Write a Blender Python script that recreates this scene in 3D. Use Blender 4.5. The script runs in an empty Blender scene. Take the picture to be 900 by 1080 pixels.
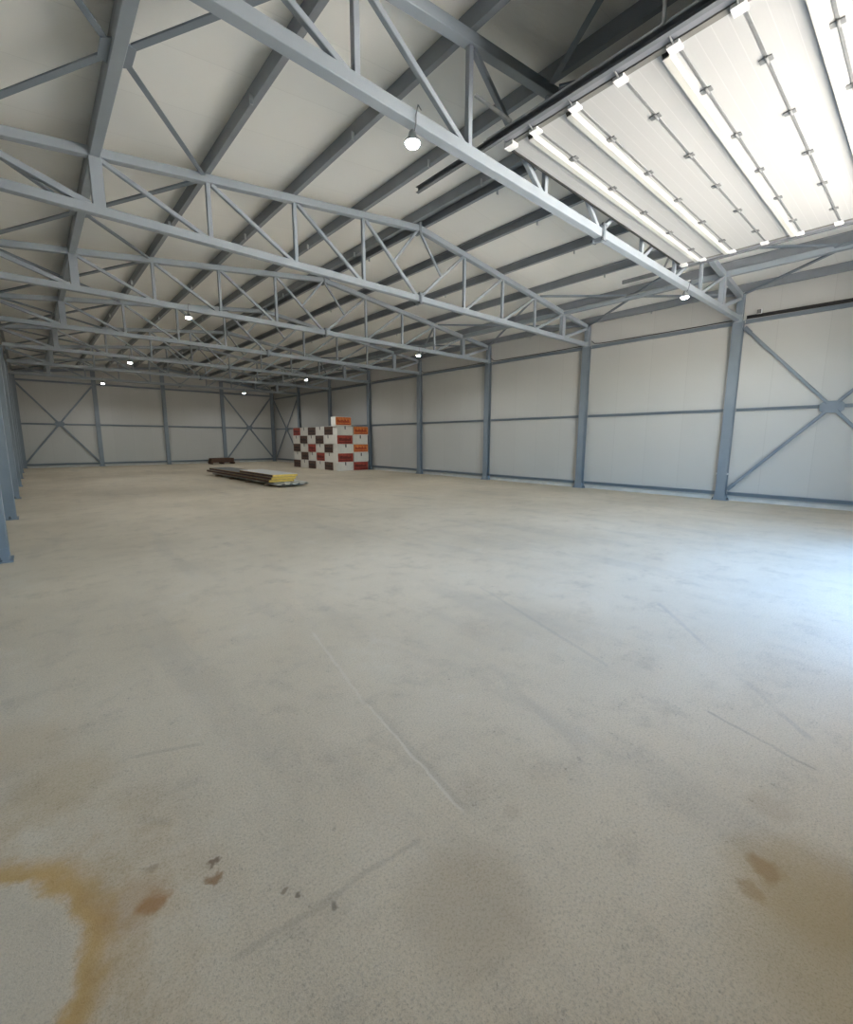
import bpy, math, random
from mathutils import Vector, Matrix, Euler

sc = bpy.context.scene
col = sc.collection
random.seed(7)

# ------------------------------------------------------------------ camera, sky, sun, exposure
H = 1.6
FPX, YAW, PITCH, ROLL = 470.865, .721954, .158711, .00235874
cam_d = bpy.data.cameras.new('camera')
cam = bpy.data.objects.new('camera', cam_d)
col.objects.link(cam)
cam_d.sensor_fit = 'VERTICAL'
cam_d.sensor_height = 36.0
cam_d.sensor_width = 30.0
cam_d.lens = FPX / 1080 * 36.0
cam_d.clip_start = .02
cam_d.clip_end = 500
fw = Vector((math.sin(YAW) * math.cos(PITCH), math.cos(YAW) * math.cos(PITCH), -math.sin(PITCH)))
rt = Vector((math.cos(YAW), -math.sin(YAW), 0))
up = rt.cross(fw)
c_, s_ = math.cos(ROLL), math.sin(ROLL)
rt2 = rt * c_ + up * s_
up2 = up * c_ - rt * s_
cam.matrix_world = Matrix(((rt2.x, up2.x, -fw.x, 0), (rt2.y, up2.y, -fw.y, 0), (rt2.z, up2.z, -fw.z, H), (0, 0, 0, 1)))
sc.camera = cam

w = bpy.data.worlds.new('sky')
sc.world = w
w.use_nodes = True
nt = w.node_tree
nt.nodes.clear()
wo = nt.nodes.new('ShaderNodeOutputWorld')
bg = nt.nodes.new('ShaderNodeBackground')
sky = nt.nodes.new('ShaderNodeTexSky')
sky.sky_type = 'NISHITA'
sky.sun_disc = False
sky.sun_elevation = math.radians(50)
sky.sun_rotation = math.radians(60)
sky.air_density = 1.0
sky.dust_density = 1.5
bg.inputs['Strength'].default_value = .175
hsv = nt.nodes.new('ShaderNodeHueSaturation')
hsv.inputs['Saturation'].default_value = 1.3
nt.links.new(sky.outputs[0], hsv.inputs['Color'])
nt.links.new(hsv.outputs[0], bg.inputs[0])
nt.links.new(bg.outputs[0], wo.inputs[0])

sun_d = bpy.data.lights.new('sun', 'SUN')
sun = bpy.data.objects.new('sun', sun_d)
col.objects.link(sun)
sun_d.energy = 10.0
sun_d.color = (1.0, .95, .88)
sun_d.angle = math.radians(.6)
to_sun = Vector((.75, .28, 1.0)).normalized()
sun.rotation_euler = (-to_sun).to_track_quat('-Z', 'Y').to_euler()
sun.location = (30, 10, 40)

sc.view_settings.view_transform = 'Standard'
sc.view_settings.look = 'None'
sc.view_settings.gamma = 1
sc.view_settings.use_curve_mapping = False
sc.view_settings.exposure = 3.6
try:
    sc.cycles.use_denoising = True
    sc.cycles.max_bounces = 12
    sc.cycles.diffuse_bounces = 4
    sc.cycles.sample_clamp_indirect = 6
    sc.cycles.use_adaptive_sampling = False
except Exception:
    pass

# ------------------------------------------------------------------ dimensions
L, R = -.385, 14.118
PANEL = (R - L) / 10
NODE = [L + PANEL * k for k in range(11)]
MID = NODE[5]
Y1, BAY = 3.823, 4.2612
YT = [Y1 + BAY * k for k in range(7)]          # seven trusses
YF = Y1 - BAY                                  # front wall line
YD = Y1 + 7 * BAY                              # far wall line
ZB = 4.725                                      # bottom chord axis
def ztop(x): return 6.17 - abs(x - MID) / (R - MID) * .90   # top chord axis
WL, WR, WF, WD = L - .28, R + .14, YF - .14, YD + .16       # inner faces of the walls
ROOF = .275                                     # roof underside above the top chord axis

# ------------------------------------------------------------------ materials
def new_mat(name):
    m = bpy.data.materials.new(name)
    m.use_nodes = True
    n = m.node_tree.nodes
    return m, n, m.node_tree.links, n['Principled BSDF']

def nd(n, t, **kw):
    x = n.new(t)
    for k, v in kw.items():
        setattr(x, k, v)
    return x

def simple(name, rgb, rough=.5, metal=0., var=.08, scale=6., bump=0.):
    m, n, l, b = new_mat(name)
    tc = nd(n, 'ShaderNodeTexCoord')
    nz = nd(n, 'ShaderNodeTexNoise')
    nz.inputs['Scale'].default_value = scale
    nz.inputs['Detail'].default_value = 4
    l.new(tc.outputs['Object'], nz.inputs['Vector'])
    rp = nd(n, 'ShaderNodeValToRGB')
    a = [max(0, c * (1 - var)) for c in rgb]
    d = [min(1, c * (1 + var)) for c in rgb]
    rp.color_ramp.elements[0].position = .3
    rp.color_ramp.elements[1].position = .7
    rp.color_ramp.elements[0].color = (*a, 1)
    rp.color_ramp.elements[1].color = (*d, 1)
    l.new(nz.outputs['Fac'], rp.inputs[0])
    l.new(rp.outputs[0], b.inputs['Base Color'])
    b.inputs['Roughness'].default_value = rough
    b.inputs['Metallic'].default_value = metal
    if bump:
        bp = nd(n, 'ShaderNodeBump')
        bp.inputs['Strength'].default_value = bump
        bp.inputs['Distance'].default_value = .01
        l.new(nz.outputs['Fac'], bp.inputs['Height'])
        l.new(bp.outputs[0], b.inputs['Normal'])
    return m

def emissive(name, rgb, strength):
    m, n, l, b = new_mat(name)
    b.inputs['Base Color'].default_value = (*rgb, 1)
    b.inputs['Emission Color'].default_value = (*rgb, 1)
    b.inputs['Emission Strength'].default_value = strength
    return m

def sheet(name, rgb, axis, pitch, fine, rough=.45, joint=.90, jw=.012, var=.03, bumps=.25):
    """pressed-metal sandwich panel: joints every pitch metres and fine ribs, both running across the given world axis"""
    m, n, l, b = new_mat(name)
    geo = nd(n, 'ShaderNodeNewGeometry')
    sep = nd(n, 'ShaderNodeSeparateXYZ')
    l.new(geo.outputs['Position'], sep.inputs[0])
    def mth(op, a, bb=None):
        x = nd(n, 'ShaderNodeMath', operation=op)
        for i, v in enumerate((a, bb)):
            if v is None: continue
            if isinstance(v, (int, float)): x.inputs[i].default_value = v
            else: l.new(v, x.inputs[i])
        return x.outputs[0]
    u = sep.outputs[axis]
    fr = mth('FRACT', mth('DIVIDE', u, pitch))
    dist = mth('ABSOLUTE', mth('SUBTRACT', fr, .5))
    jm = mth('GREATER_THAN', dist, .5 - jw / pitch / 2)
    rib = mth('SINE', mth('MULTIPLY', u, 2 * math.pi / fine))
    nz = nd(n, 'ShaderNodeTexNoise')
    nz.inputs['Scale'].default_value = .9
    nz.inputs['Detail'].default_value = 3
    l.new(geo.outputs['Position'], nz.inputs['Vector'])
    # each panel differs a little from the next
    idx = mth('FLOOR', mth('DIVIDE', u, pitch))
    wn = nd(n, 'ShaderNodeTexWhiteNoise', noise_dimensions='1D')
    l.new(idx, wn.inputs['W'])
    val = mth('ADD', mth('MULTIPLY', mth('SUBTRACT', nz.outputs['Fac'], .5), var * 2), mth('MULTIPLY', mth('SUBTRACT', wn.outputs['Value'], .5), var * 1.2))
    val = mth('ADD', val, 1.0)
    mx = nd(n, 'ShaderNodeMix', data_type='RGBA')
    mx.inputs['A'].default_value = (*rgb, 1)
    mx.inputs['B'].default_value = (*[c * joint for c in rgb], 1)
    l.new(jm, mx.inputs['Factor'])
    hs = nd(n, 'ShaderNodeHueSaturation')
    l.new(mx.outputs['Result'], hs.inputs['Color'])
    l.new(val, hs.inputs['Value'])
    l.new(hs.outputs[0], b.inputs['Base Color'])
    hgt = mth('SUBTRACT', mth('MULTIPLY', rib, .25), mth('MULTIPLY', jm, 2.0))
    bp = nd(n, 'ShaderNodeBump')
    bp.inputs['Strength'].default_value = bumps
    bp.inputs['Distance'].default_value = .004
    l.new(hgt, bp.inputs['Height'])
    l.new(bp.outputs[0], b.inputs['Normal'])
    b.inputs['Roughness'].default_value = rough
    return m

def floor_material():
    m, n, l, b = new_mat('dusty_concrete')
    geo = nd(n, 'ShaderNodeNewGeometry')
    P = geo.outputs['Position']
    def mth(op, a, bb=None, cc=None):
        x = nd(n, 'ShaderNodeMath', operation=op)
        for i, v in enumerate((a, bb, cc)):
            if v is None: continue
            if isinstance(v, (int, float)): x.inputs[i].default_value = v
            else: l.new(v, x.inputs[i])
        return x.outputs[0]
    def noise(scale, detail=4, rough=.55, vec=None, stretch=None, rot=0.):
        nz = nd(n, 'ShaderNodeTexNoise')
        nz.inputs['Scale'].default_value = scale
        nz.inputs['Detail'].default_value = detail
        nz.inputs['Roughness'].default_value = rough
        v = vec or P
        if stretch:
            mp = nd(n, 'ShaderNodeMapping')
            mp.inputs['Scale'].default_value = stretch
            mp.inputs['Rotation'].default_value = (0, 0, rot)
            l.new(v, mp.inputs['Vector'])
            v = mp.outputs[0]
        l.new(v, nz.inputs['Vector'])
        return nz
    def smooth(v, a, c):
        r = nd(n, 'ShaderNodeMapRange', interpolation_type='SMOOTHSTEP')
        l.new(v, r.inputs['Value'])
        r.inputs['From Min'].default_value = a
        r.inputs['From Max'].default_value = c
        return r.outputs[0]
    def mix(fac, A, B):
        x = nd(n, 'ShaderNodeMix', data_type='RGBA')
        if isinstance(fac, (int, float)): x.inputs['Factor'].default_value = fac
        else: l.new(fac, x.inputs['Factor'])
        for k, v in (('A', A), ('B', B)):
            if isinstance(v, tuple): x.inputs[k].default_value = (*v, 1)
            else: l.new(v, x.inputs[k])
        return x.outputs['Result']
    big = noise(.35, 5).outputs['Fac']
    med = noise(2.6, 12, .74).outputs['Fac']
    fine = noise(95, 3, .75).outputs['Fac']
    grit = noise(210, 2, .6).outputs['Fac']
    streak = noise(1.6, 5, .6, stretch=(1., .18, 1), rot=math.radians(-52)).outputs['Fac']
    c = mix(smooth(big, .35, .65), FLOOR_A, FLOOR_B)
    mott = noise(1.3, 12, .78).outputs['Fac']
    c = mix(mth('MULTIPLY', smooth(mott, .50, .68), .30), c, (.58, .47, .32))
    c = mix(mth('MULTIPLY', smooth(mott, .46, .32), .35), c, (.74, .68, .58))
    c = mix(mth('MULTIPLY', smooth(med, .48, .75), .45), c, (.40, .355, .285))
    c = mix(mth('MULTIPLY', smooth(streak, .52, .70), .20), c, (.33, .30, .26))
    c = mix(mth('MULTIPLY', smooth(fine, .50, .68), .38), c, (.27, .24, .19))
    c = mix(mth('MULTIPLY', smooth(fine, .50, .34), .30), c, (.80, .74, .64))
    c = mix(mth('MULTIPLY', smooth(grit, .56, .70), .45), c, (.20, .17, .13))
    pits = noise(26, 3, .75).outputs['Fac']
    c = mix(mth('MULTIPLY', mth('MULTIPLY', smooth(pits, .60, .70), smooth(med, .40, .60)), .45), c, (.24, .20, .15))
    # warped position for the stains
    wn = noise(7, 4, .6)
    wv = nd(n, 'ShaderNodeVectorMath', operation='MULTIPLY_ADD')
    l.new(wn.outputs['Color'], wv.inputs[0])
    wv.inputs[1].default_value = (.16, .16, 0)
    l.new(P, wv.inputs[2])
    off = nd(n, 'ShaderNodeVectorMath', operation='SUBTRACT')
    l.new(wv.outputs[0], off.inputs[0])
    off.inputs[1].default_value = (.08, .08, 0)
    WP = off.outputs[0]
    def dist(x, y, sx=1., sy=1.):
        d = nd(n, 'ShaderNodeVectorMath', operation='SUBTRACT')
        l.new(WP, d.inputs[0])
        d.inputs[1].default_value = (x, y, 0)
        s = nd(n, 'ShaderNodeVectorMath', operation='MULTIPLY')
        l.new(d.outputs[0], s.inputs[0])
        s.inputs[1].default_value = (1 / sx, 1 / sy, 0)
        ln = nd(n, 'ShaderNodeVectorMath', operation='LENGTH')
        l.new(s.outputs[0], ln.inputs[0])
        return ln.outputs['Value']
    # yellow ring stain round a pale disc
    dr = dist(-.50, 1.68, .46, .46)
    ring = mth('MULTIPLY', smooth(dr, 1.30, 1.06), smooth(dr, .94, 1.06))
    c = mix(mth('MULTIPLY', ring, .70), c, (.56, .32, .06))
    c = mix(mth('MULTIPLY', smooth(dr, .98, .90), .4), c, (.60, .53, .42))
    halo = mth('MULTIPLY', smooth(dr, 2.3, 1.2), smooth(dr, .96, 1.1))
    c = mix(mth('MULTIPLY', halo, mth('MULTIPLY', smooth(med, .38, .62), .45)), c, (.46, .30, .12))
    # rust spots
    for (x, y, r, k, rgb) in [(.17, 1.63, .055, .7, (.38, .165, .04)), (.10, 1.66, .12, .4, (.40, .23, .09)), (.35, 1.575, .02, .75, (.28, .14, .05)),
                              (.37, 1.62, .017, .8, (.20, .13, .08)), (.17, 1.78, .03, .4, (.24, .15, .08)),
                              (1.93, .24, .06, .6, (.29, .14, .045)), (1.80, .26, .05, .45, (.31, .17, .07)), (1.95, .10, .26, .4, (.44, .29, .10)),
                              (.56, 1.30, .014, .7, (.17, .12, .08)), (.62, 1.22, .018, .6, (.15, .11, .08)), (.52, 1.36, .012, .6, (.2, .13, .08)),
                              (-.22, 3.0, .30, .25, (.46, .32, .16)), (1.42, 1.03, .04, .15, (.30, .2, .12)), (2.3, .30, .10, .2, (.34, .23, .12)),
                              (1.0, .9, .25, .3, (.36, .27, .16)), (-.05, 2.55, .22, .25, (.46, .32, .14)), (1.75, -.05, .40, .40, (.42, .30, .12))]:
        c = mix(mth('MULTIPLY', smooth(dist(x, y, r, r), 1.25, .45), k), c, rgb)
    # scored lines and trowel edges
    def line(p, q, wd):
        ax, ay = p; bx, by = q
        ln = math.hypot(bx - ax, by - ay)
        ux, uy = (bx - ax) / ln, (by - ay) / ln
        sp = nd(n, 'ShaderNodeSeparateXYZ')
        wob = nd(n, 'ShaderNodeVectorMath', operation='MULTIPLY_ADD')
        l.new(wn.outputs['Color'], wob.inputs[0])
        wob.inputs[1].default_value = (.05, .05, 0)
        l.new(P, wob.inputs[2])
        l.new(wob.outputs[0], sp.inputs[0])
        X = mth('SUBTRACT', sp.outputs[0], ax + .025)
        Y = mth('SUBTRACT', sp.outputs[1], ay + .025)
        t = mth('ADD', mth('MULTIPLY', X, ux), mth('MULTIPLY', Y, uy))
        s = mth('ABSOLUTE', mth('ADD', mth('MULTIPLY', X, -uy), mth('MULTIPLY', Y, ux)))
        return mth('MULTIPLY', mth('MULTIPLY', smooth(s, wd, wd * .25), smooth(streak, .34, .58)), mth('MULTIPLY', smooth(t, 0, .06), smooth(t, ln, ln - .06)))
    for (p, q, wd, k, rgb) in [((1.64, 3.34), (1.38, 2.11), .016, .34, (.80, .74, .66)), ((1.40, 2.15), (1.25, 1.16), .012, .45, (.84, .78, .68)),
                               ((1.43, 2.2), (1.27, 1.16), .03, .22, (.34, .30, .24)),
                               ((.30, 1.26), (1.06, 1.20), .018, .28, (.33, .28, .21)), ((1.05, 1.2), (1.5, .45), .015, .15, (.62, .56, .46)),
                               ((2.9, .75), (2.74, .19), .016, .5, (.26, .22, .18)), ((3.6, 3.2), (2.95, 1.35), .03, .25, (.33, .30, .26)),
                               ((4.6, 1.7), (3.0, .25), .03, .3, (.34, .31, .28)), ((2.35, 2.0), (2.0, 1.0), .05, .12, (.33, .29, .24)),
                               ((.2, 2.55), (.55, 2.40), .02, .3, (.32, .27, .2)), ((.15, 2.1), (.3, 1.95), .03, .3, (.3, .26, .2))]:
        c = mix(mth('MULTIPLY', line(p, q, wd), k), c, rgb)
    l.new(c, b.inputs['Base Color'])
    rg = nd(n, 'ShaderNodeMapRange')
    l.new(med, rg.inputs['Value'])
    rg.inputs['To Min'].default_value = .6
    rg.inputs['To Max'].default_value = .8
    l.new(rg.outputs[0], b.inputs['Roughness'])
    b.inputs['Specular IOR Level'].default_value = .25
    hgt = mth('ADD', mth('MULTIPLY', fine, .7), mth('ADD', mth('MULTIPLY', grit, .5), mth('MULTIPLY', med, 1.2)))
    bp = nd(n, 'ShaderNodeBump')
    bp.inputs['Strength'].default_value = .35
    bp.inputs['Distance'].default_value = .006
    l.new(hgt, bp.inputs['Height'])
    l.new(bp.outputs[0], b.inputs['Normal'])
    return m

FLOOR_A, FLOOR_B = (.72, .625, .475), (.62, .53, .39)

STEEL = simple('grey_painted_steel', (.20, .235, .27), .42, 0, .05, 3)
TRUSS_STEEL = simple('pale_grey_truss_steel', (.30, .338, .372), .42, 0, .05, 3)  # trusses and struts, paler base colour than the column steel
PURLIN = simple('galvanised_purlin', (.24, .262, .285), .45, 0, .06, 4)
GALV = simple('zinc_plated_steel', (.42, .44, .45), .38, .6, .10, 20)
BOLT = simple('dark_bolt', (.10, .11, .12), .45, .5, .1, 20)
TRACK = simple('grey_track', (.15, .16, .17), .5, 0, .1, 10)
SEAM = simple('grey_joint_strip', (.17, .175, .175), .5, 0, .08, 20)
DARK = simple('black_rail', (.10, .105, .11), .45, .3, .1, 10)
RUBBER_AND_HOLE = simple('black_rubber_and_hole_shade', (.02, .02, .02), .8, 0, .1, 10)  # rubber of the door seal, also the painted shade in stiffener ends
CABLE = simple('black_cable', (.03, .028, .026), .6, 0, .1, 10)
WHITE = simple('white_plastic', (.82, .82, .80), .4, 0, .02, 8)
WALL_Y = sheet('wall_panel_along_depth', (.49, .485, .46), 1, 1.0, .05)
WALL_X = sheet('wall_panel_along_width', (.49, .485, .46), 0, 1.0, .05)
ROOF_M = sheet('roof_panel', (.84, .83, .79), 1, 1.0, .033, joint=.93, bumps=.35)
DOOR_M = sheet('door_panel', (.43, .43, .42), 1, .1175, .03, joint=1.14, jw=.006, var=.01, bumps=.2)
STRUT_M = simple('white_stiffener', (.52, .515, .475), .35, 0, .02, 6)
FLOOR_M = floor_material()
GROUND_M = simple('gravel_yard', (.48, .45, .395), .9, 0, .15, 2, .4)
PLINTH = simple('pale_concrete', (.56, .55, .52), .8, 0, .08, 4)
CARTON = simple('white_cardboard', (.76, .72, .65), .75, 0, .05, 5)
LIP = simple('grey_lilac_lip', (.22, .225, .245), .45, 0, .05, 6)
TAPE = simple('dark_tape', (.05, .045, .04), .5, 0, .1, 10)
FOAM = simple('yellow_foam', (.68, .47, .11), .9, 0, .12, 14, .4)
FACING = simple('pale_grey_facing', (.18, .175, .158), .85, 0, .05, 5)
FACING_W = simple('white_facing', (.74, .73, .68), .45, 0, .05, 5)
TIMBER = simple('weathered_timber', (.20, .13, .08), .85, 0, .25, 6, .3)
TIMBER_D = simple('dark_timber', (.10, .055, .035), .85, 0, .25, 6, .3)
LED = emissive('led_lens', (1, .98, .94), 14)

def printed(name, base, ink):
    """printed side of a carton: a broad coloured field with blurred bars of darker ink"""
    m, n, l, b = new_mat(name)
    tc = nd(n, 'ShaderNodeTexCoord')
    mp = nd(n, 'ShaderNodeMapping')
    mp.inputs['Scale'].default_value = (9, 9, 5)
    l.new(tc.outputs['Object'], mp.inputs['Vector'])
    nz = nd(n, 'ShaderNodeTexNoise')
    nz.inputs['Scale'].default_value = 1.2
    nz.inputs['Detail'].default_value = 3
    l.new(mp.outputs[0], nz.inputs['Vector'])
    rp = nd(n, 'ShaderNodeValToRGB')
    rp.color_ramp.elements[0].position = .42
    rp.color_ramp.elements[1].position = .58
    rp.color_ramp.elements[0].color = (*base, 1)
    rp.color_ramp.elements[1].color = (*[.6 * a + .4 * c for a, c in zip(base, ink)], 1)
    l.new(nz.outputs['Fac'], rp.inputs[0])
    l.new(rp.outputs[0], b.inputs['Base Color'])
    b.inputs['Roughness'].default_value = .6
    return m
ORANGE = printed('orange_print', (.74, .22, .05), (.35, .05, .02))
RED = printed('red_print', (.42, .06, .035), (.12, .02, .015))
BROWN = printed('brown_print', (.11, .055, .035), (.04, .02, .015))
INK = {'orange': simple('red_ink', (.40, .05, .02), .6, 0, .2, 30), 'red': simple('dark_red_ink', (.13, .018, .012), .6, 0, .2, 30),
       'brown': simple('black_ink', (.035, .02, .016), .6, 0, .2, 30)}

# ------------------------------------------------------------------ mesh helpers
class MB:
    """collects prisms, boxes and tubes for ONE mesh object"""
    def __init__(self, origin=(0, 0, 0)):
        self.v, self.f, self.o, self.smooth = [], [], Vector(origin), set()
    def _add(self, vs, fs, smooth=False):
        k = len(self.v)
        self.v += [Vector(p) - self.o for p in vs]
        for f in fs:
            if smooth: self.smooth.add(len(self.f))
            self.f.append([k + i for i in f])
        return self
    def prism(self, prof, p, q, upv=(0, 0, 1), smooth=False):
        """profile points (side, up) swept from p to q"""
        p, q = Vector(p), Vector(q)
        d = (q - p).normalized()
        u = Vector(upv)
        if abs(d.dot(u)) > .98: u = Vector((0, 1, 0)) if abs(d.y) < .9 else Vector((1, 0, 0))
        s = d.cross(u).normalized()
        u = s.cross(d)
        n = len(prof)
        vs = [p + s * a + u * c for a, c in prof] + [q + s * a + u * c for a, c in prof]
        area = sum(prof[i][0] * prof[(i + 1) % n][1] - prof[(i + 1) % n][0] * prof[i][1] for i in range(n))
        a, c = list(range(n)), list(range(n, 2 * n))
        fs = [[i, i + n, (i + 1) % n + n, (i + 1) % n] for i in range(n)]
        fs += [a, c[::-1]]
        if area > 0: fs = [f[::-1] for f in fs]
        fs = [f[::-1] for f in fs]
        k0 = len(self.f)
        self._add(vs, fs)
        if smooth:
            for i in range(n): self.smooth.add(k0 + i)
        return self
    def bar(self, p, q, wd, ht, upv=(0, 0, 1), ch=.006):
        a, b_ = wd / 2, ht / 2
        ch = min(ch, a * .4, b_ * .4)
        return self.prism([(-a + ch, -b_), (a - ch, -b_), (a, -b_ + ch), (a, b_ - ch), (a - ch, b_), (-a + ch, b_), (-a, b_ - ch), (-a, -b_ + ch)], p, q, upv)
    def box(self, lo, hi):
        x0, y0, z0 = lo; x1, y1, z1 = hi
        return self._add([(x0, y0, z0), (x1, y0, z0), (x1, y1, z0), (x0, y1, z0), (x0, y0, z1), (x1, y0, z1), (x1, y1, z1), (x0, y1, z1)],
                         [[0, 3, 2, 1], [4, 5, 6, 7], [0, 1, 5, 4], [1, 2, 6, 5], [2, 3, 7, 6], [3, 0, 4, 7]])
    def rod(self, p, q, r, n=8):
        return self.prism([(r * math.cos(2 * math.pi * i / n), r * math.sin(2 * math.pi * i / n)) for i in range(n)], p, q, smooth=True)
    def tube(self, pts, r, n=6):
        pts = [Vector(p) for p in pts]
        k = len(self.v)
        rings = []
        prev = None
        for i, p in enumerate(pts):
            d = (pts[min(i + 1, len(pts) - 1)] - pts[max(i - 1, 0)]).normalized()
            u = prev or (Vector((0, 0, 1)) if abs(d.z) < .9 else Vector((1, 0, 0)))
            s = d.cross(u).normalized()
            u = s.cross(d).normalized()
            prev = u
            rings.append([p + s * (r * math.cos(2 * math.pi * j / n)) + u * (r * math.sin(2 * math.pi * j / n)) for j in range(n)])
        vs = [v for rg in rings for v in rg]
        fs = []
        for i in range(len(pts) - 1):
            for j in range(n):
                fs.append([i * n + j, i * n + (j + 1) % n, (i + 1) * n + (j + 1) % n, (i + 1) * n + j])
        fs.append(list(range(n))[::-1])
        fs.append([(len(pts) - 1) * n + j for j in range(n)])
        return self._add(vs, fs, True)
    def lathe(self, c, prof, n=16):
        """(radius, z) rings about the vertical through c"""
        vs, fs = [], []
        for r, z in prof:
            for j in range(n):
                a = 2 * math.pi * j / n
                vs.append((c[0] + r * math.cos(a), c[1] + r * math.sin(a), c[2] + z))
        for i in range(len(prof) - 1):
            for j in range(n):
                fs.append([i * n + j, i * n + (j + 1) % n, (i + 1) * n + (j + 1) % n, (i + 1) * n + j])
        fs.append(list(range(n))[::-1])
        fs.append([(len(prof) - 1) * n + j for j in range(n)])
        return self._add(vs, fs, True)

def obj(name, mb, mat, parent=None):
    me = bpy.data.meshes.new(name)
    me.from_pydata([tuple(v) for v in mb.v], [], mb.f)
    me.materials.append(mat)
    for i, p in enumerate(me.polygons):
        p.use_smooth = i in mb.smooth
    me.update()
    o = bpy.data.objects.new(name, me)
    col.objects.link(o)
    if parent: o.parent = parent
    else: o.location = mb.o
    return o

def tag(o, label, cat, group=None, kind=None):
    o['label'] = label
    o['category'] = cat
    if group: o['group'] = group
    if kind: o['kind'] = kind
    return o

def thing(name, label, cat, loc=(0, 0, 0), group=None, kind='thing'):
    o = bpy.data.objects.new(name, None)
    o.empty_display_size = .2
    col.objects.link(o)
    o.location = loc
    return tag(o, label, cat, group, kind)

def struct(name, mb, mat, parent=None):
    o = obj(name, mb, mat, parent)
    if not parent: o['kind'] = 'structure'
    return o

def copy_tree(o, parent=None):
    c = o.copy()
    col.objects.link(c)
    if parent: c.parent = parent
    for ch in list(o.children): copy_tree(ch, c)
    return c

def dup(o, loc, label, group=None):
    c = copy_tree(o)
    c.location = loc
    c['label'] = label
    if group: c['group'] = group
    return c

ORD = ['first', 'second', 'third', 'fourth', 'fifth', 'sixth', 'seventh', 'eighth']

def h_prof(bw, hh, tw=.010, tf=.014):
    a, c = bw / 2, hh / 2
    return [(-a, -c), (a, -c), (a, -c + tf), (tw / 2, -c + tf), (tw / 2, c - tf), (a, c - tf), (a, c), (-a, c), (-a, c - tf), (-tw / 2, c - tf), (-tw / 2, -c + tf), (-a, -c + tf)]

def c_prof(fl, hh, t=.006, sgn=1):
    """channel: web at side 0, flanges reaching sgn * fl"""
    c = hh / 2
    pr = [(0, -c), (fl, -c), (fl, -c + .02), (fl - t, -c + .02), (fl - t, -c + t), (t, -c + t), (t, c - t), (fl - t, c - t), (fl - t, c - .02), (fl, c - .02), (fl, c), (0, c)]
    return [(sgn * a, b_) for a, b_ in pr]

# ------------------------------------------------------------------ the shell
DX0, DX1, DZ = 4.40, 9.86, 4.62        # door opening
struct('floor', MB().box((WL - .1, WF - .1, -.2), (WR + .1, WD + .1, 0)), FLOOR_M)
struct('ground_outside', MB().box((-60, -60, -.35), (75, 90, -.21)), GROUND_M)
struct('yard_apron', MB().box((-20, WF - 14, -.208), (34, WF - .102, -.02)), GROUND_M)
zl = ztop(L) + ROOF
e_z = zl + .02
struct('wall_right', MB().box((WR, WF - .1, 0), (WR + .1, WD + .1, ztop(R) + ROOF + .02)), WALL_Y)
struct('wall_left', MB().box((WL - .1, WF - .1, 0), (WL, WD + .1, e_z)), WALL_Y)

def gable(mb, y0, y1, x0, x1, z0):
    """wall strip whose head follows the roof"""
    xs = [x0] + ([MID] if x0 < MID < x1 else []) + [x1]
    top = [(x, ztop(x) + ROOF + .02) for x in xs]
    prof = [(x0, z0)] + top + [(x1, z0)]
    n = len(prof)
    vs = [(x, y0, z) for x, z in prof] + [(x, y1, z) for x, z in prof]
    fs = [[i, (i + 1) % n, (i + 1) % n + n, i + n] for i in range(n)] + [list(range(n))[::-1], list(range(n, 2 * n))]
    fs = [f[::-1] for f in fs]
    mb._add(vs, fs)
    return mb
struct('wall_far', gable(MB(), WD, WD + .1, WL, WR, 0), WALL_X)
fr = MB()
gable(fr, WF - .1, WF, WL, DX0, 0)
gable(fr, WF - .1, WF, DX1, WR, 0)
gable(fr, WF - .1, WF, DX0, DX1, DZ)
struct('wall_front', fr, WALL_X)
ce = MB()
t = .1
for xa, xb in ((WL - .1, MID), (MID, WR + .1)):
    za, zb = ztop(xa) + ROOF, ztop(xb) + ROOF
    ce._add([(xa, WF - .1, za), (xb, WF - .1, zb), (xb, WD + .1, zb), (xa, WD + .1, za), (xa, WF - .1, za + t), (xb, WF - .1, zb + t), (xb, WD + .1, zb + t), (xa, WD + .1, za + t)],
            [[0, 3, 2, 1], [4, 5, 6, 7], [0, 1, 5, 4], [1, 2, 6, 5], [2, 3, 7, 6], [3, 0, 4, 7]])
struct('ceiling', ce, ROOF_M)
for nm, lo, hi in (('baseboard_right', (WR - .02, WF, 0), (WR, WD, .10)), ('baseboard_left', (WL, WF, 0), (WL + .015, WD, .10)), ('baseboard_far', (WL, WD - .02, 0), (WR, WD, .09))):
    struct(nm, MB().box(lo, hi), PLINTH)
tr = MB()
tr.box((DX0 - .12, WF, 0), (DX0, WF + .08, DZ + .12)).box((DX1, WF, 0), (DX1 + .12, WF + .08, DZ + .12)).box((DX0, WF, DZ), (DX1, WF + .08, DZ + .12))
struct('trim_1', tr, STEEL)

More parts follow.
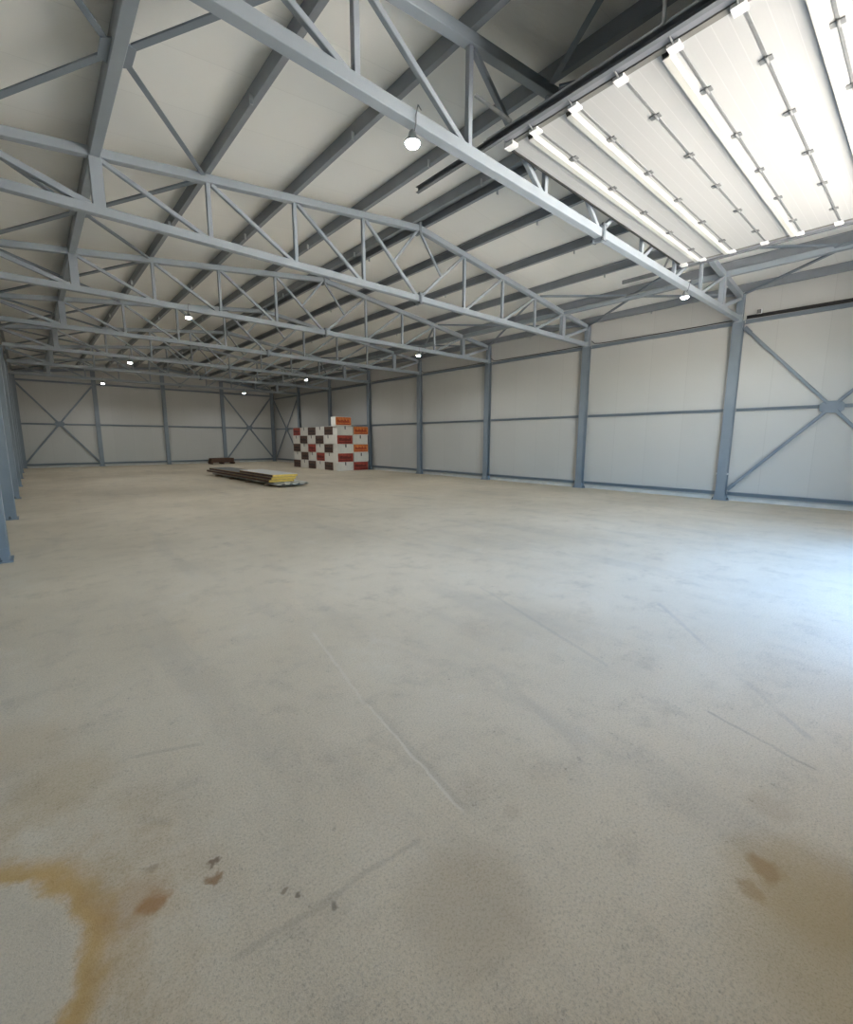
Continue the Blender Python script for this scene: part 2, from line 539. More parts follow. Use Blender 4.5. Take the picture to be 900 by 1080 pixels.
# ------------------------------------------------------------------ columns
CW, CD = .23, .16
def make_column(label, x, y, sx, ztopc, group):
    """H section; its flange faces the hall along sx"""
    t = thing('steel_column', label, 'column', (x, y, 0), group)
    CD = .16 if sx < 0 else .30
    x = x + sx * .04
    cx = x - sx * CD / 2
    o = t.location
    sh = MB(o)
    if sx < 0: sh.prism(h_prof(CW, CD), (cx, y, .02), (cx, y, 4.68), (1, 0, 0))
    else: sh.bar((cx, y, .02), (cx, y, 4.68), CW, CD, (1, 0, 0), ch=.012)
    obj('shaft', sh, STEEL, t)
    obj('upper_shaft', MB(o).bar((cx - sx * .01, y, 4.68), (cx - sx * .01, y, ztopc), .16, .14, (1, 0, 0)), STEEL, t)
    obj('base_plate', MB(o).box((cx - CD / 2 - (.03 if sx < 0 else -.002), y - .19, 0), (cx + CD / 2 + (.03 if sx > 0 else -.002), y + .19, .022)), STEEL, t)
    for s in (-1, 1):
        pr = [(0, 0), (.055, 0), (.012, .16), (0, .16)]
        obj('base_stiffener', MB(o).prism(pr if s < 0 else [(-a, b_) for a, b_ in pr], (cx - CD / 2 + .01, y + s * CW / 2, .02), (cx + CD / 2 - .01, y + s * CW / 2, .02)), STEEL, t)
    first = None
    for dx in (-.05, .05):
        for dy in (-.165, .165):
            if first is None:
                first = obj('anchor_bolt', MB(o).rod((cx + dx, y + dy, .02), (cx + dx, y + dy, .075), .014).rod((cx + dx, y + dy, .02), (cx + dx, y + dy, .045), .024, 6), BOLT, t)
                bdx, bdy = dx, dy
            else:
                b = first.copy(); col.objects.link(b); b.parent = t; b.location = (dx - bdx, dy - bdy, 0)
    return t
YC = [YF] + YT + [YD]
cr = make_column('grey steel column against the right wall beside the open door, rising to the first truss', R, YT[0], -1, ztop(R) + .06, 'wall columns')
for s in (-1, 1):
    obj('cable_clip', MB(cr.location).box((R - .02, YT[0] + s * .125 - .02, .70), (R + .03, YT[0] + s * .125 + .02, .75)), WHITE, cr)
proto_r = make_column('grey steel column on the right wall, second from the door', R, YT[1], -1, ztop(R) + .06, 'wall columns')
for k in range(2, 7):
    extra = {2: ', third from the door', 3: ', fourth from the door', 4: ' right beside the stack of cartons', 5: ' standing just behind the stack of cartons', 6: ', last one before the far corner'}[k]
    dup(proto_r, (R, YT[k], 0), 'grey steel column on the right wall' + extra)
dup(proto_r, (R, YF + .15, 0), 'grey steel column in the front corner of the right wall')
proto_l = make_column('bluish grey steel column on the left wall, first and nearest', L, YT[0], 1, ztop(L) + .06, 'wall columns')
for k in range(1, 7):
    dup(proto_l, (L, YT[k], 0), 'bluish grey steel column on the left wall, %s from the front' % ORD[k])
# corner and gable columns
def gable_column(label, x, ztopc):
    t = thing('gable_column', label, 'column', (x, YD, 0), 'far wall columns')
    cy = YD + .065
    obj('shaft', MB(t.location).prism(h_prof(.22, .13), (x, cy, .02), (x, cy, ztopc), (0, 1, 0)), STEEL, t)
    obj('base_plate', MB(t.location).box((x - .17, YD - .02, 0), (x + .17, YD + .13, .022)), STEEL, t)
    return t
for x, lab in ((L + .05, 'dark steel corner column where left and far walls meet'), (NODE[5] - 2 * (NODE[5] - NODE[0]) / 4 + 0, 'grey steel column on the far wall right of the left cross brace'),
               (MID, 'grey steel column at the middle of the far wall'), (MID + (MID - L) / 2, 'grey steel column on the far wall left of the right cross brace'),
               (R - .05, 'dark steel corner column where far and right walls meet')):
    gable_column(lab, x, ztop(x) - .11)

# ------------------------------------------------------------------ trusses
def make_truss(label):
    t = thing('roof_truss', label, 'truss', (0, YT[0], 0), 'roof trusses')
    y = YT[0]
    o = (0, y, 0)
    C = .12
    def part(name, mb, mat=TRUSS_STEEL, parent=t): return obj(name, mb, mat, parent)
    for x0, x1 in ((NODE[0] + .055, MID - .025), (MID + .025, NODE[10] - .055)):
        part('bottom_chord', MB(o).bar((x0, y, ZB), (x1, y, ZB), C, C))
        part('top_chord', MB(o).bar((x0, y, ztop(x0)), (x1, y, ztop(x1)), C, C))
    for k in (1, 2, 3, 4, 6, 7, 8, 9):
        x = NODE[k]
        wd = .15 if k in (1, 9) else .065
        part('post', MB(o).bar((x, y, ZB + .05), (x, y, ztop(x) - .05), wd, wd * .8 if k in (1, 9) else wd, (0, 1, 0)))
    def lerp(a, b_, f): return (a[0] + (b_[0] - a[0]) * f, y, a[2] + (b_[2] - a[2]) * f)
    for s in (-1, 1):
        def nx(k): return NODE[5 + s * (5 - k)]     # k panels in from the eave
        for k in range(0, 5):
            a = (nx(k) - s * .06, y, ztop(nx(k)) - .06)
            b_ = (nx(k + 1) + s * (.07 if k < 4 else .05), y, ZB + .05)
            if k == 0: b_ = (nx(1) + s * .10, y, ZB + .05)
            wd = .085 if k == 0 else .06
            part('diagonal', MB(o).bar(a, b_, wd, wd, (0, 1, 0)))
            if k == 4:
                m = lerp(a, b_, .52)
                part('short_strut', MB(o).bar((MID + s * .05, y, ztop(MID) - .07), (m[0], y, m[2]), .05, .05, (0, 1, 0)))
        part('end_plate', MB(o).box((nx(0) - s * .048 - .006, y - .09, ZB - .09), (nx(0) - s * .048 + .006, y + .09, ZB + .09)))
        part('ridge_plate', MB(o).box((MID + s * .016 - .008, y - .085, ztop(MID) - .13), (MID + s * .016 + .008, y + .085, ztop(MID) + .13)))
        part('splice_plate', MB(o).box((MID + s * .016 - .008, y - .10, ZB - .12), (MID + s * .016 + .008, y + .10, ZB + .12)))
    first = None
    for dy in (-.082, .082):
        for dz in (-.10, .10):
            if first is None:
                first = part('splice_bolt', MB(o).rod((MID - .06, y + dy, ZB + dz), (MID + .06, y + dy, ZB + dz), .018, 6), BOLT)
                f0 = (dy, dz)
            else:
                b_ = first.copy(); col.objects.link(b_); b_.parent = t; b_.location = (0, dy - f0[0], dz - f0[1])
    return t
tl = ['grey steel roof truss nearest the door, carrying the big lamp by the open door', 'second grey steel roof truss from the door, the first without lamps',
      'third grey steel roof truss from the door, with two lamps under its chord', 'fourth grey steel roof truss from the door, lampless between two lit ones',
      'fifth grey steel roof truss from the door, with two small lamps', 'sixth grey steel roof truss from the door, second last before the far wall',
      'seventh grey steel roof truss, the last before the far wall']
tp = make_truss(tl[0])
for k in range(1, 7): dup(tp, (0, YT[k], 0), tl[k])
t = thing('gable_rafter', 'dark steel rafter along the head of the far wall', 'rafter', (0, YD, 0))
for x0, x1 in ((L + .15, MID - .12), (MID + .12, R - .15)):
    obj('beam', MB(t.location).bar((x0, YD + .03, ztop(x0) - .02), (x1, YD + .03, ztop(x1) - .02), .12, .14), STEEL, t)

# ------------------------------------------------------------------ purlins
PH = .19
names = {0: 'grey eaves purlin above the left wall', 1: 'first roof purlin in from the left eaves', 2: 'second roof purlin in from the left eaves', 3: 'third roof purlin in from the left eaves',
         4: 'fourth roof purlin from the left eaves, next to the ridge', 6: 'roof purlin next to the ridge on the right slope', 7: 'second roof purlin right of the ridge',
         8: 'third roof purlin right of the ridge', 9: 'first roof purlin in from the right eaves', 10: 'grey eaves purlin above the right wall'}
def purlin(label, x, sgn):
    t = thing('roof_purlin', label, 'purlin', (x, YF, 0), 'roof purlins')
    z = ztop(x) + .074 + PH / 2
    obj('channel', MB(t.location).prism(c_prof(.075, PH, .006, sgn), (x - sgn * .03, WF + .02, z), (x - sgn * .03, WD - .02, z)), PURLIN, t)
    first = None
    for k in (range(7) if 'first roof purlin' not in label else ()):
        y = YT[k] + BAY / 2 + .1
        if first is None:
            first = obj('sag_clip', MB(t.location).box((x - sgn * .03 - .045 - (0 if sgn > 0 else -.04), y - .006, z - .15), (x - sgn * .03 - (0 if sgn > 0 else -.04) - .0, y + .006, z - .04)), GALV, t)
            y0 = y
        else:
            b_ = first.copy(); col.objects.link(b_); b_.parent = t; b_.location = (0, y - y0, 0)
    return t
for k in names:
    x = NODE[k]
    if k == 0: x += .04
    if k == 10: x -= .04
    purlin(names[k], x, 1 if k < 5 else -1)
purlin('left of the two close purlins along the ridge', MID - .17, 1)
purlin('right of the two close purlins along the ridge', MID + .17, -1)

# struts and roof bracing
gapn = ['ahead of the first truss'] + ['between the %s and %s trusses' % (ORD[k], ORD[k + 1]) for k in range(6)] + ['behind the last truss']
def bay_range(k):
    a = YF if k == 0 else YT[k - 1]
    b_ = YD if k == 7 else YT[k]
    return a, b_
for side, n in (('left', 1), ('right', 9)):
    for k in range(8):
        a, b_ = bay_range(k)
        x = NODE[n]
        o = tag(obj('roof_strut', MB((x, a, 0)).bar((x, a + (.062 if k else -.1), ztop(x)), (x, b_ - .062, ztop(x)), .12, .12), TRUSS_STEEL),
                'square grey steel strut %s on the %s slope' % (gapn[k], side), 'strut', 'roof struts', 'thing')
def roof_brace(label, n, a, b_, group='roof cross braces'):
    x, ym = NODE[n], (a + b_) / 2
    t = thing('roof_brace', label, 'brace', (x, ym, 0), group)
    lift = .0
    def zz(xx): return ztop(xx) + lift
    slope = 0 if n == 5 else (1 if n < 5 else -1) * (.90 / (R - MID))
    if n in (1, 9):
        for s in (-1, 1):
            x0, x1 = x + s * .062, x + s * .15
            obj('gusset_plate', MB(t.location)._add([(x0, ym - .19, zz(x0) - .01), (x1, ym - .15, zz(x1) - .01), (x1, ym + .15, zz(x1) - .01), (x0, ym + .19, zz(x0) - .01),
                                                     (x0, ym - .19, zz(x0) + .01), (x1, ym - .15, zz(x1) + .01), (x1, ym + .15, zz(x1) + .01), (x0, ym + .19, zz(x0) + .01)],
                                                    [[0, 3, 2, 1], [4, 5, 6, 7], [0, 1, 5, 4], [1, 2, 6, 5], [2, 3, 7, 6], [3, 0, 4, 7]]), STEEL, t)
    else:
        obj('gusset_plate', MB(t.location).box((x - .12, ym - .14, zz(x) - .01), (x + .12, ym + .14, zz(x) + .01)), STEEL, t)
    for sx in (-1, 1):
        for sy, ye in ((-1, a), (1, b_)):
            xe = x + sx * PANEL
            if n == 5: pass
            p = (x + sx * .11, ym + sy * .13, zz(x + sx * .11))
            q = (xe - sx * .08, ye - sy * .10, zz(xe - sx * .08))
            obj('brace_arm', MB(t.location).prism([(-.035, 0), (.035, 0), (.035, .010), (.005, .010), (.005, .05), (-.005, .05), (-.005, .010), (-.035, .010)], p, q), STEEL, t)
    return t
for side, n in (('left', 1), ('right', 9)):
    for k in range(8):
        a, b_ = bay_range(k)
        roof_brace('crossed grey steel roof brace %s on the %s slope' % (gapn[k], side), n, a, b_)
for n, lab in ((3, 'crossed dark steel roof brace over the door, left slope'), (5, 'crossed dark steel roof brace over the door at the ridge'), (7, 'crossed dark steel roof brace over the door, right slope')):
    roof_brace(lab, n, *bay_range(0))

# ------------------------------------------------------------------ wall rails and wall braces
LV = (('base', .19, .09), ('mid-height', 2.42, .08), ('eaves', 4.64, .09))
colname = ['front corner'] + ['%s column' % ORD[k] for k in range(7)] + ['far corner']
for k in range(8):
    a, b_ = YC[k], YC[k + 1]
    for nm, z, hh in LV:
        tag(obj('wall_rail', MB((WR - .06, a, 0)).prism(c_prof(.07, hh, .006, 1), (WR - .005, b_ - .135, z), (WR - .005, a + .135 + (.15 if k == 0 else 0), z)), STEEL),
            'grey %s rail, right wall, from %s to %s' % (nm, colname[k], colname[k + 1]), 'rail', 'right wall rails', 'thing')
for k in range(8):
    a, b_ = YC[k], YC[k + 1]
    for nm, z, hh in LV:
        tag(obj('wall_rail', MB((WL + .06, a, 0)).prism(c_prof(.07, hh, .006, 1), (WL + .005, a + .135, z), (WL + .005, b_ - .135, z)), STEEL),
            'grey %s rail, left wall, from %s to %s' % (nm, colname[k], colname[k + 1]), 'rail', 'left wall rails', 'thing')
GX = [L + .02, NODE[5] - (MID - L) / 2, MID, MID + (MID - L) / 2, R - .02]
gname = ['left corner', 'first far wall column', 'middle far wall column', 'third far wall column', 'right corner']
for k in range(4):
    for nm, z, hh in (('base', .19, .10), ('mid-height', 2.48, .09), ('top', 4.86, .10)):
        tag(obj('wall_rail', MB((GX[k], WD, 0)).prism(c_prof(.07, hh, .006, 1), (GX[k] + .12, WD - .005, z), (GX[k + 1] - .12, WD - .005, z)), STEEL),
            'dark %s rail, far wall, from %s to %s' % (nm, gname[k], gname[k + 1]), 'rail', 'far wall rails', 'thing')

def wall_brace(label, P0, P1, P2, P3, nrm, thick=.07):
    """two crossing diagonals through a square plate"""
    c = (Vector(P0) + Vector(P2)) / 2
    t = thing('cross_brace', label, 'brace', (c.x, c.y, 0), 'wall cross braces')
    n = Vector(nrm)
    d = (Vector(P1) - Vector(P0)).normalized()
    hor = Vector((d.x, d.y, 0)).normalized()
    pl = MB(t.location).prism([(-.15, -.14), (.15, -.14), (.22, -.07), (.22, .07), (.15, .14), (-.15, .14), (-.22, .07), (-.22, -.07)], c - n * .012, c + n * .012)
    obj('gusset_plate', pl, STEEL, t)
    for P in (P0, P1, P2, P3):
        P = Vector(P)
        e = (P - c).normalized()
        obj('brace_arm', MB(t.location).bar(c + e * .14 + n * .0, P - e * .10, thick, .05, n), STEEL, t)
        obj('end_gusset', MB(t.location).bar(P - e * .22, P - e * .0, .105, .012, n), STEEL, t)
    return t
for k, lab in ((0, 'crossed grey steel brace on the right wall nearest the door'), (7, 'crossed dark steel brace on the right wall at the far corner')):
    a, b_ = YC[k] + .14 + (.15 if k == 0 else 0), YC[k + 1] - .14
    wall_brace(lab, (R + .05, a, .30), (R + .05, b_, .30), (R + .05, b_, 4.50), (R + .05, a, 4.50), (1, 0, 0))
for k, lab in ((0, 'crossed grey steel brace on the left wall nearest the front'), (7, 'crossed dark steel brace on the left wall at the far corner')):
    a, b_ = YC[k] + .14, YC[k + 1] - .14
    wall_brace(lab, (L - .05, a, .30), (L - .05, b_, .30), (L - .05, b_, 4.50), (L - .05, a, 4.50), (1, 0, 0))
for i, lab in ((0, 'crossed dark steel brace on the far wall in its left corner bay'), (3, 'crossed dark steel brace on the far wall in its right corner bay')):
    a, b_ = GX[i] + .11, GX[i + 1] - .11
    wall_brace(lab, (a, YD + .06, .28), (b_, YD + .06, .28), (b_, YD + .06, 4.72), (a, YD + .06, 4.72), (0, 1, 0), .09)

# ------------------------------------------------------------------ the raised sectional door
ZD = 4.95
TIP, PITCH_D = 3.70, .472
door = thing('sectional_door', 'white sectional door raised flat under the roof over the entrance', 'door', (DX0, YF, 0))
do = door.location
joints = [3.32 - PITCH_D * i for i in range(9)]     # 3.32 ... -0.456
edges = [TIP] + joints
x0, x1 = DX0 + .07, DX1 - .07
struts = {0, 1, 3, 5, 7}
for i in range(len(edges) - 1):
    ya, yb = edges[i + 1] + .004, edges[i] - .004
    if yb < YF + .1: break
    if ya < YF: ya = YF + .02
    sct = obj('door_section', MB(do).bar(((x0), (ya + yb) / 2, ZD + .02), ((x1), (ya + yb) / 2, ZD + .02), yb - ya, .04), DOOR_M, door)
    yj = edges[i + 1]
    # folded joint strip, hinges and end brackets
    if ya > YF + .1:
        obj('joint_strip', MB(do).bar((x0, yj - .012, ZD - .001), (x1, yj - .012, ZD - .001), .024, .008), SEAM, sct)
        first = None
        for hx in (5.26, 6.23, 7.2, 8.17, 9.14):
            if first is None:
                hb = MB(do)
                hb.box((hx - .035, yj - .055, ZD - .012), (hx + .035, yj + .045, ZD - .002)).rod((hx - .05, yj - .012, ZD - .014), (hx + .05, yj - .012, ZD - .014), .012)
                first = obj('hinge', hb, SEAM, sct); h0 = hx
            else:
                b_ = first.copy(); col.objects.link(b_); b_.parent = sct; b_.location = (hx - h0, 0, 0)
        for s, xe in ((1, x0), (-1, x1)):
            obj('end_bracket', MB(do).box((min(xe - s * .02, xe + s * .09), yj - .045, ZD - .03), (max(xe - s * .02, xe + s * .09), yj + .055, ZD - .003)), WHITE, sct)
            obj('roller', MB(do).rod((xe - s * .02, yj, ZD - .02), (xe - s * .13, yj, ZD + .0), .008), SEAM, sct)
    obj('end_cap', MB(do).box((x0 - .012, ya, ZD - .002), (x0 + .05, yb, ZD + .046)), FACING, sct)
    obj('end_cap', MB(do).box((x1 - .05, ya, ZD - .002), (x1 + .012, yb, ZD + .046)), FACING, sct)
    if i in struts:
        yc = yj + .085
        obj('stiffener', MB(do).prism([(-.045, 0), (-.030, -.045), (.030, -.045), (.045, 0)], (x0 + .06, yc, ZD), (x1 - .06, yc, ZD)), STRUT_M, sct)
        for xe in (x0 + .055, x1 - .055):
            obj('stiffener_hole_shade', MB(do).prism([(-.034, -.003), (-.022, -.038), (.022, -.038), (.034, -.003)], (xe - .006, yc, ZD), (xe + .006, yc, ZD)), RUBBER_AND_HOLE, sct)  # black plate paints the shade inside the profile's open end
obj('bottom_seal', MB(do).bar((x0, TIP + .010, ZD + .016), (x1, TIP + .010, ZD + .016), .035, .05), RUBBER_AND_HOLE, door)
for s, xe, lab in ((1, x0, 'left'), (-1, x1, 'right')):
    obj('corner_bracket', MB(do).prism([(-.06, -.02), (.06, -.02), (.06, .05), (-.06, .05)], (xe - s * .03, TIP - .05, ZD - .02), (xe + s * .07, TIP - .05, ZD - .02)), WHITE, door)
    xt = xe - s * .145
    tk = MB(do)
    ys, ye = YF + .05, (5.12 if s > 0 else 4.92)
    tk.prism([(-.025, -.02), (.025, -.02), (.025, -.014), (-.019, -.014), (-.019, .044), (.025, .044), (.025, .05), (-.025, .05)] if s > 0 else
             [(.025, -.02), (-.025, -.02), (-.025, -.014), (.019, -.014), (.019, .044), (-.025, .044), (-.025, .05), (.025, .05)], (xt, ye, ZD + .0), (xt, ys, ZD + .0))
    track = obj('horizontal_track', tk, TRACK, door)
    obj('track_angle', MB(do).prism([(-.03, 0), (.03, 0), (.03, .006), (-.024, .006), (-.024, .06), (-.03, .06)], (xt, TIP + .2, ZD + .052), (xt, ys, ZD + .052)), GALV, door)
    obj('track_lip', MB(do).bar((xt + s * .079, TIP - .02, ZD + .012), (xt + s * .079, ys, ZD + .012), .10, .008), LIP, door)
    for hy in (1.93,):
        obj('hanger_rod', MB(do).bar((xt - s * .02, hy, ZD + .05), (xt - s * .02, hy, ztop(xt) + ROOF - .005), .03, .03), GALV, door)
    # sloping stay from the truss post to the track
    xp = NODE[3] if s > 0 else NODE[7]
    obj('track_stay', MB(do).bar((xp + s * .03, YT[0] - .06, 5.28), (xt, YT[0] - .30, ZD + .10), .035, .03), GALV, door)
    obj('track_stay', MB(do).bar((xp + s * .04, YT[0] + .06, 5.22), (xt - s * .02, YT[0] + .28, ZD + .06), .035, .03), GALV, door)
    obj('vertical_track', MB(do).bar((xt, WF + .12, .0), (xt, WF + .12, ZD - .25), .06, .05), GALV, door)
    cv = [(xt, WF + .12 + .30 * (1 - math.cos(a)), ZD - .27 + .29 * math.sin(a)) for a in [math.pi / 2 * j / 8 for j in range(9)]]
    obj('curved_track', MB(do).tube(cv, .025), GALV, door)

# ------------------------------------------------------------------ lamps
def make_lamp(label, x, y):
    z = ZB - .06
    t = thing('hanging_lamp', label, 'lamp', (x, y, z), 'lamps under the trusses')
    o = t.location
    hk = MB(o).tube([(x + .05, y - .075, z + .13), (x, y - .085, z + .15), (x - .02, y - .078, z + .06), (x - .01, y - .066, z + .0), (x, y - .03, z - .05), (x, y, z - .055)], .006)
    obj('hook', hk, DARK, t)
    obj('housing', MB(o).lathe((x, y, z), [(.02, -.03), (.035, -.05), (.045, -.09), (.085, -.14), (.088, -.15), (.078, -.15), (.04, -.12)]), GALV, t)
    obj('bulb', MB(o).lathe((x, y, z), [(.02, -.115), (.055, -.135), (.068, -.155), (.060, -.170), (.035, -.180), (.008, -.184)]), LED, t)
    ld = bpy.data.lights.new('lamp_light', 'SPOT')
    ld.energy = LAMP_W
    ld.spot_size = math.radians(172)
    ld.spot_blend = .35
    ld.shadow_soft_size = .06
    ld.color = (.93, .97, 1.0)
    lo = bpy.data.objects.new('lamp_light', ld)
    col.objects.link(lo)
    lo.parent = t
    lo.location = (0, 0, -.25)
    return t
LAMP_W = 11
lp = make_lamp('big glowing lamp under the nearest truss, left of the raised door', 3.17, YT[0])
for (x, k, lab) in ((10.42, 0, 'glowing lamp under the nearest truss, close to the right wall'), (3.20, 2, 'glowing lamp on the left half of the third truss'),
                    (10.48, 2, 'glowing lamp on the right half of the third truss'), (3.22, 4, 'small glowing lamp on the left half of the fifth truss'),
                    (10.5, 4, 'small glowing lamp on the right half of the fifth truss'), (3.22, 6, 'tiny glowing lamp on the left half of the last truss'),
                    (10.5, 6, 'tiny glowing lamp on the right half of the last truss')):
    dup(lp, (x, YT[k], ZB - .06), lab)

# cables along the eaves rail and across to the second truss
def sag(p, q, d, n=10):
    p, q = Vector(p), Vector(q)
    return [p.lerp(q, i / n) - Vector((0, 0, d * 4 * (i / n) * (1 - i / n))) for i in range(n + 1)]
cz = 4.715
cab = MB((R, YF, 0))
for dz, dx in ((0, 0), (.03, .02), (.055, .0)):
    cab.tube(sag((R + .06 + dx, YT[0] - .16, cz + dz), (R + .06 + dx, YF + .3, cz + dz), .012), .016)
tag(obj('cable_bundle', cab, CABLE), 'black cable bundle on the eaves rail between the door and the first right-hand column', 'cable', None, 'thing')
for k in range(6):
    a, b_ = YT[k] + .16, YT[k + 1] - .16
    cb = MB((R, a, 0)).tube([(R + .06, a, cz - .004), (R + .045, a + .05, cz + .0), (R + .06, a + .18, cz)] + sag((R + .065, a + .3, cz), (R + .065, b_ - .3, cz), .008, 8) + [(R + .05, b_ - .1, cz + .02), (R + .04, b_, cz + .11)], .012)
    tag(obj('cable', cb, CABLE), 'thin black cable along the right eaves rail between the %s and %s columns' % (ORD[k], ORD[k + 1]), 'cable', 'eaves cables', 'thing')
tag(obj('conduit', MB((10.4, YT[0], 0)).tube([(10.42, YT[0] - .08, ZB + .1), (10.43, YT[0] + .12, ZB + .1)] + sag((10.5, YT[0] + .3, ZB + .12), (12.2, YT[1] - .3, 5.36), .0, 4), .012), GALV),
    'thin grey conduit running from the lamp near the right wall to the second truss', 'conduit', None, 'thing')
jb = thing('junction_box', 'small pale junction box on the eaves cables beside the first right-hand column', 'junction box', (R + .06, YT[0] - .42, 4.80))
obj('casing', MB(jb.location).box((R + .02, YT[0] - .47, 4.775), (R + .10, YT[0] - .37, 4.885)), WHITE, jb)
obj('cover', MB(jb.location).box((R + .012, YT[0] - .465, 4.78), (R + .02, YT[0] - .375, 4.88)), FACING, jb)

# ------------------------------------------------------------------ cartons
BW, BD, BH = .94, .48, .468
def make_carton(label, style, white_out=False):
    """long printed face towards local -Y, plain long face towards +Y"""
    t = thing('carton', label, 'box', (0, 0, 0), 'stacked cartons')
    g = .006
    mat = {'orange': ORANGE, 'red': RED, 'brown': BROWN}[style]
    obj('body', MB().bar((-BW / 2 + g, 0, BH / 2), (BW / 2 - g, 0, BH / 2), BD - 2 * g, BH - g, ch=.012), CARTON, t)
    pp = obj('printed_panel', MB().box((-BW / 2 + .014, -BD / 2 + .001, .014 if style != 'orange' else .05), (BW / 2 - .014, -BD / 2 + .006, BH - .018)), mat, t)
    ink = MB()
    rnd = random.Random(style)
    xx = -BW / 2 + .12
    while xx < BW / 2 - .14:
        wd = rnd.uniform(.04, .09)
        ink.box((xx, -BD / 2 - .001, .17), (min(xx + wd, BW / 2 - .1), -BD / 2 + .002, .17 + rnd.uniform(.10, .16)))
        xx += wd + .012
    ink.box((-BW / 2 + .08, -BD / 2 - .001, .075), (BW / 2 - .08, -BD / 2 + .002, .115))
    obj('ink_band', ink, INK[style], pp)
    obj('tape', MB().box((-.03, BD / 2 - .006, BH - .17), (.03, BD / 2 - .0045 + .006, BH - .004)), TAPE, t)
    return t
protos = {}
def carton(style, white, x, y, row, ang, label):
    """ang: which way the seen face looks (0 = towards the front -Y, -90 = towards the left wall -X)"""
    key = style
    if key not in protos:
        o = protos[key] = make_carton(label, style)
    else:
        o = copy_tree(protos[key])
        o['label'] = label
    o.location = (x, y, row * BH)
    o.rotation_euler = (0, 0, math.radians(ang + (180 if white else 0)))
    return o
rowname = ['bottom', 'second', 'third', 'fourth', 'fifth', 'sixth']
XA, YA = 12.03 + BW / 2, 20.66 + BD / 2
XB = XA + BW + .03
frontA = [('red', 1), ('red', 0), ('orange', 1), ('red', 0), ('orange', 1), ('orange', 0)]
frontB = [('red', 0), ('orange', 1), ('orange', 0), ('orange', 1), ('orange', 0)]
def face(style, white): return 'plain white' if white else {'orange': 'orange printed', 'red': 'red printed', 'brown': 'dark printed'}[style]
for r, (st, wh) in enumerate(frontA):
    if r < 5: lab = '%s carton, %s layer of the front left column of the stack' % (face(st, wh), rowname[r])
    else: lab = 'orange printed carton standing alone on top of the stack'
    carton(st, wh, XA - (.10 if r == 5 else 0) + .02 * ((r * 7) % 3 - 1), YA + .01 * (r % 2), r, 0, lab)
for r, (st, wh) in enumerate(frontB):
    carton(st, wh, XB + .02 * ((r * 5) % 3 - 1), YA + .03, r, 0, '%s carton, %s layer of the front right column beside the wall column' % (face(st, wh), rowname[r]))
# rows along the left face, nearest column first
side = [[('brown', 0), ('brown', 1), ('brown', 0), ('red', 1), ('brown', 0)],
        [('red', 1), ('red', 0), ('red', 1), ('brown', 0), ('brown', 1)],
        [('brown', 0), ('red', 1), ('red', 0), ('brown', 1), ('brown', 0)],
        [('brown', 1), ('brown', 0), ('red', 1), ('brown', 0), ('brown', 1)],
        [('brown', 0), ('brown', 1), ('brown', 0), ('red', 1), ('red', 0)]]
for c in range(5):
    for r in range(5):
        st, wh = side[r][c]
        carton(st, wh, 12.02 + BD / 2 + .02 * ((c * 3 + r * 2) % 3), YA + BD / 2 + .03 + BW * (c + .5) + .012 * c, r, -90,
               '%s carton, %s layer on the long side of the stack, %s from the front' % (face(st, wh), rowname[r], ORD[c]))

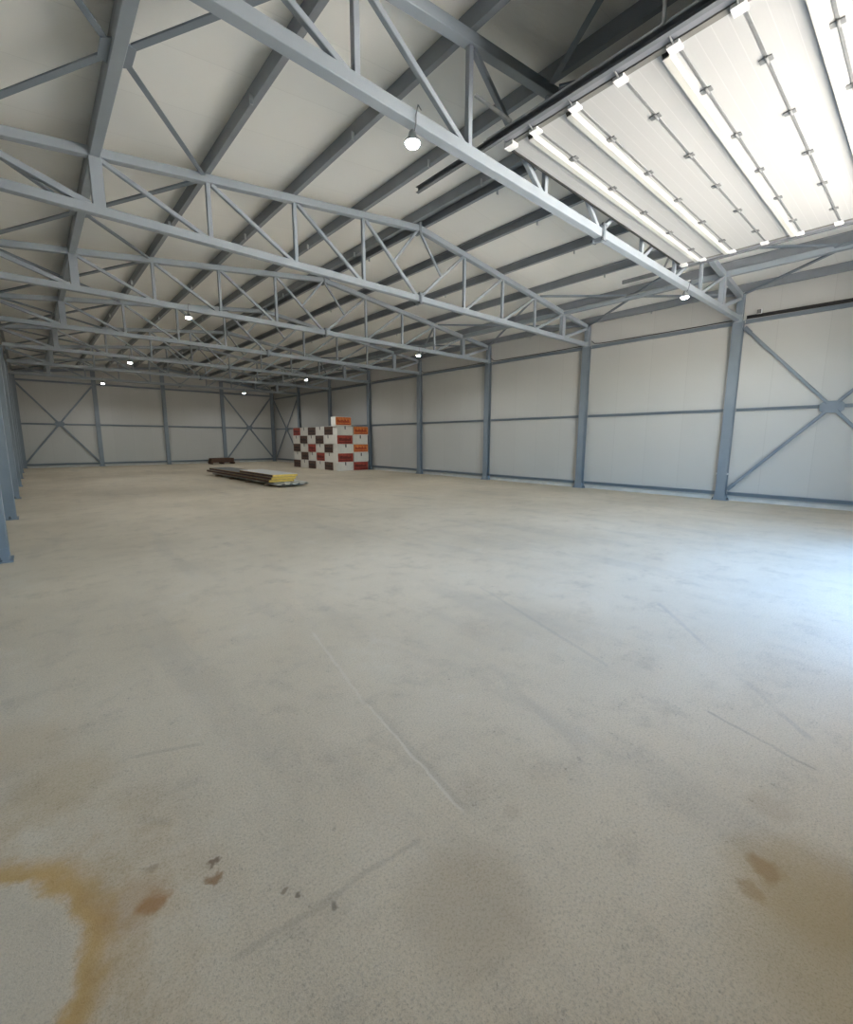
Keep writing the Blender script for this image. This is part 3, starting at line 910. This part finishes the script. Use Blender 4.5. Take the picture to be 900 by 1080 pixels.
# ------------------------------------------------------------------ sandwich panels on the floor
PX0 = 6.10
for i, y in enumerate((15.6, 17.4, 19.2, 21.2)):
    tag(obj('timber_bearer', MB((PX0 + .5, y, 0)).bar((PX0 - .02, y, .029), (PX0 + 1.08, y, .029), .10, .058), TIMBER),
        'rough timber bearer under the panel pile, %s from its yellow end' % ORD[i], 'timber', 'bearers under the panels', 'thing')
def panel(label, xa, xb, ya, yb, z0, th, core, top, profiled=False, skew=0.):
    t = thing('sandwich_panel', label, 'panel', ((xa + xb) / 2, (ya + yb) / 2, z0), 'panels piled on the floor')
    o = t.location
    obj('foam_core', MB(o).box((xa + .004, ya, z0 + .004), (xb - .004, yb, z0 + th - .004)), core, t)
    obj('lower_facing', MB(o).box((xa, ya + .01, z0), (xb, yb - .01, z0 + .006)), FACING, t)
    if profiled:
        pr = []
        n = 4
        stp = (xb - xa) / n
        for i in range(n):
            bx = -(xb - xa) / 2 + i * stp
            pr += [(bx, 0), (bx + stp * .40, 0), (bx + stp * .52, .05), (bx + stp * .80, .05), (bx + stp * .92, 0)]
        pr.append(((xb - xa) / 2, 0))
        pr = pr + [(a, c - .016) for a, c in reversed(pr)]
        obj('upper_facing', MB(o).prism(pr, ((xa + xb) / 2, ya - .10, z0 + th + .014), ((xa + xb) / 2, yb, z0 + th + .014)), top, t)
    else:
        obj('upper_facing', MB(o).box((xa - .01, ya - .01, z0 + th - .006), (xb + .01, yb, z0 + th)), top, t)
        obj('edge_lip', MB(o).box((xa - .014, ya + .03, z0 + .012), (xa, yb - .02, z0 + th - .018)), TIMBER_D, t)
    t.rotation_euler = (0, 0, skew)
    return t
panel('white trapezoidal sheet panel at the bottom of the floor pile', PX0 + .10, PX0 + 1.20, 14.72, 22.0, .06, .03, FACING, FACING_W, True)
panel('long grey panel with yellow core, lowest plain one of the pile', PX0 - .04, PX0 + .86, 15.05, 22.3, .158, .09, FOAM, FACING)
panel('long grey panel with yellow core, second plain one of the pile', PX0 + .02, PX0 + .90, 15.0, 22.1, .250, .09, FOAM, FACING)
panel('short cream topped panel with yellow core on top of the pile', PX0 + .05, PX0 + .95, 14.95, 18.2, .342, .09, FOAM, FACING_W)

# dark timber pallet near the far wall
pt = thing('timber_pallet', 'dark brown timber pallet by the far wall behind the panel pile', 'pallet', (9.75, 32.3, 0))
o = pt.location
for xx in (9.05, 9.75, 10.45):
    obj('runner', MB(o).box((xx - .05, 31.9, 0), (xx + .05, 32.7, .10)), TIMBER_D, pt)
for i in range(5):
    obj('deck_board', MB(o).box((8.97, 31.9 + i * .165, .102), (10.53, 32.04 + i * .165, .13)), TIMBER_D, pt)
tb = thing('timber_bundle', 'bundle of dark brown boards lying on the pallet by the far wall', 'timber', (9.75, 32.3, .132))
for j in range(3):
    for i in range(4):
        obj('board', MB(tb.location).bar((9.0 + .03 * ((i + j) % 3), 32.02 + i * .18, .175 + j * .088), (10.46 + .02 * ((i * j) % 3), 32.02 + i * .18, .175 + j * .088), .16, .084), TIMBER_D, tb)
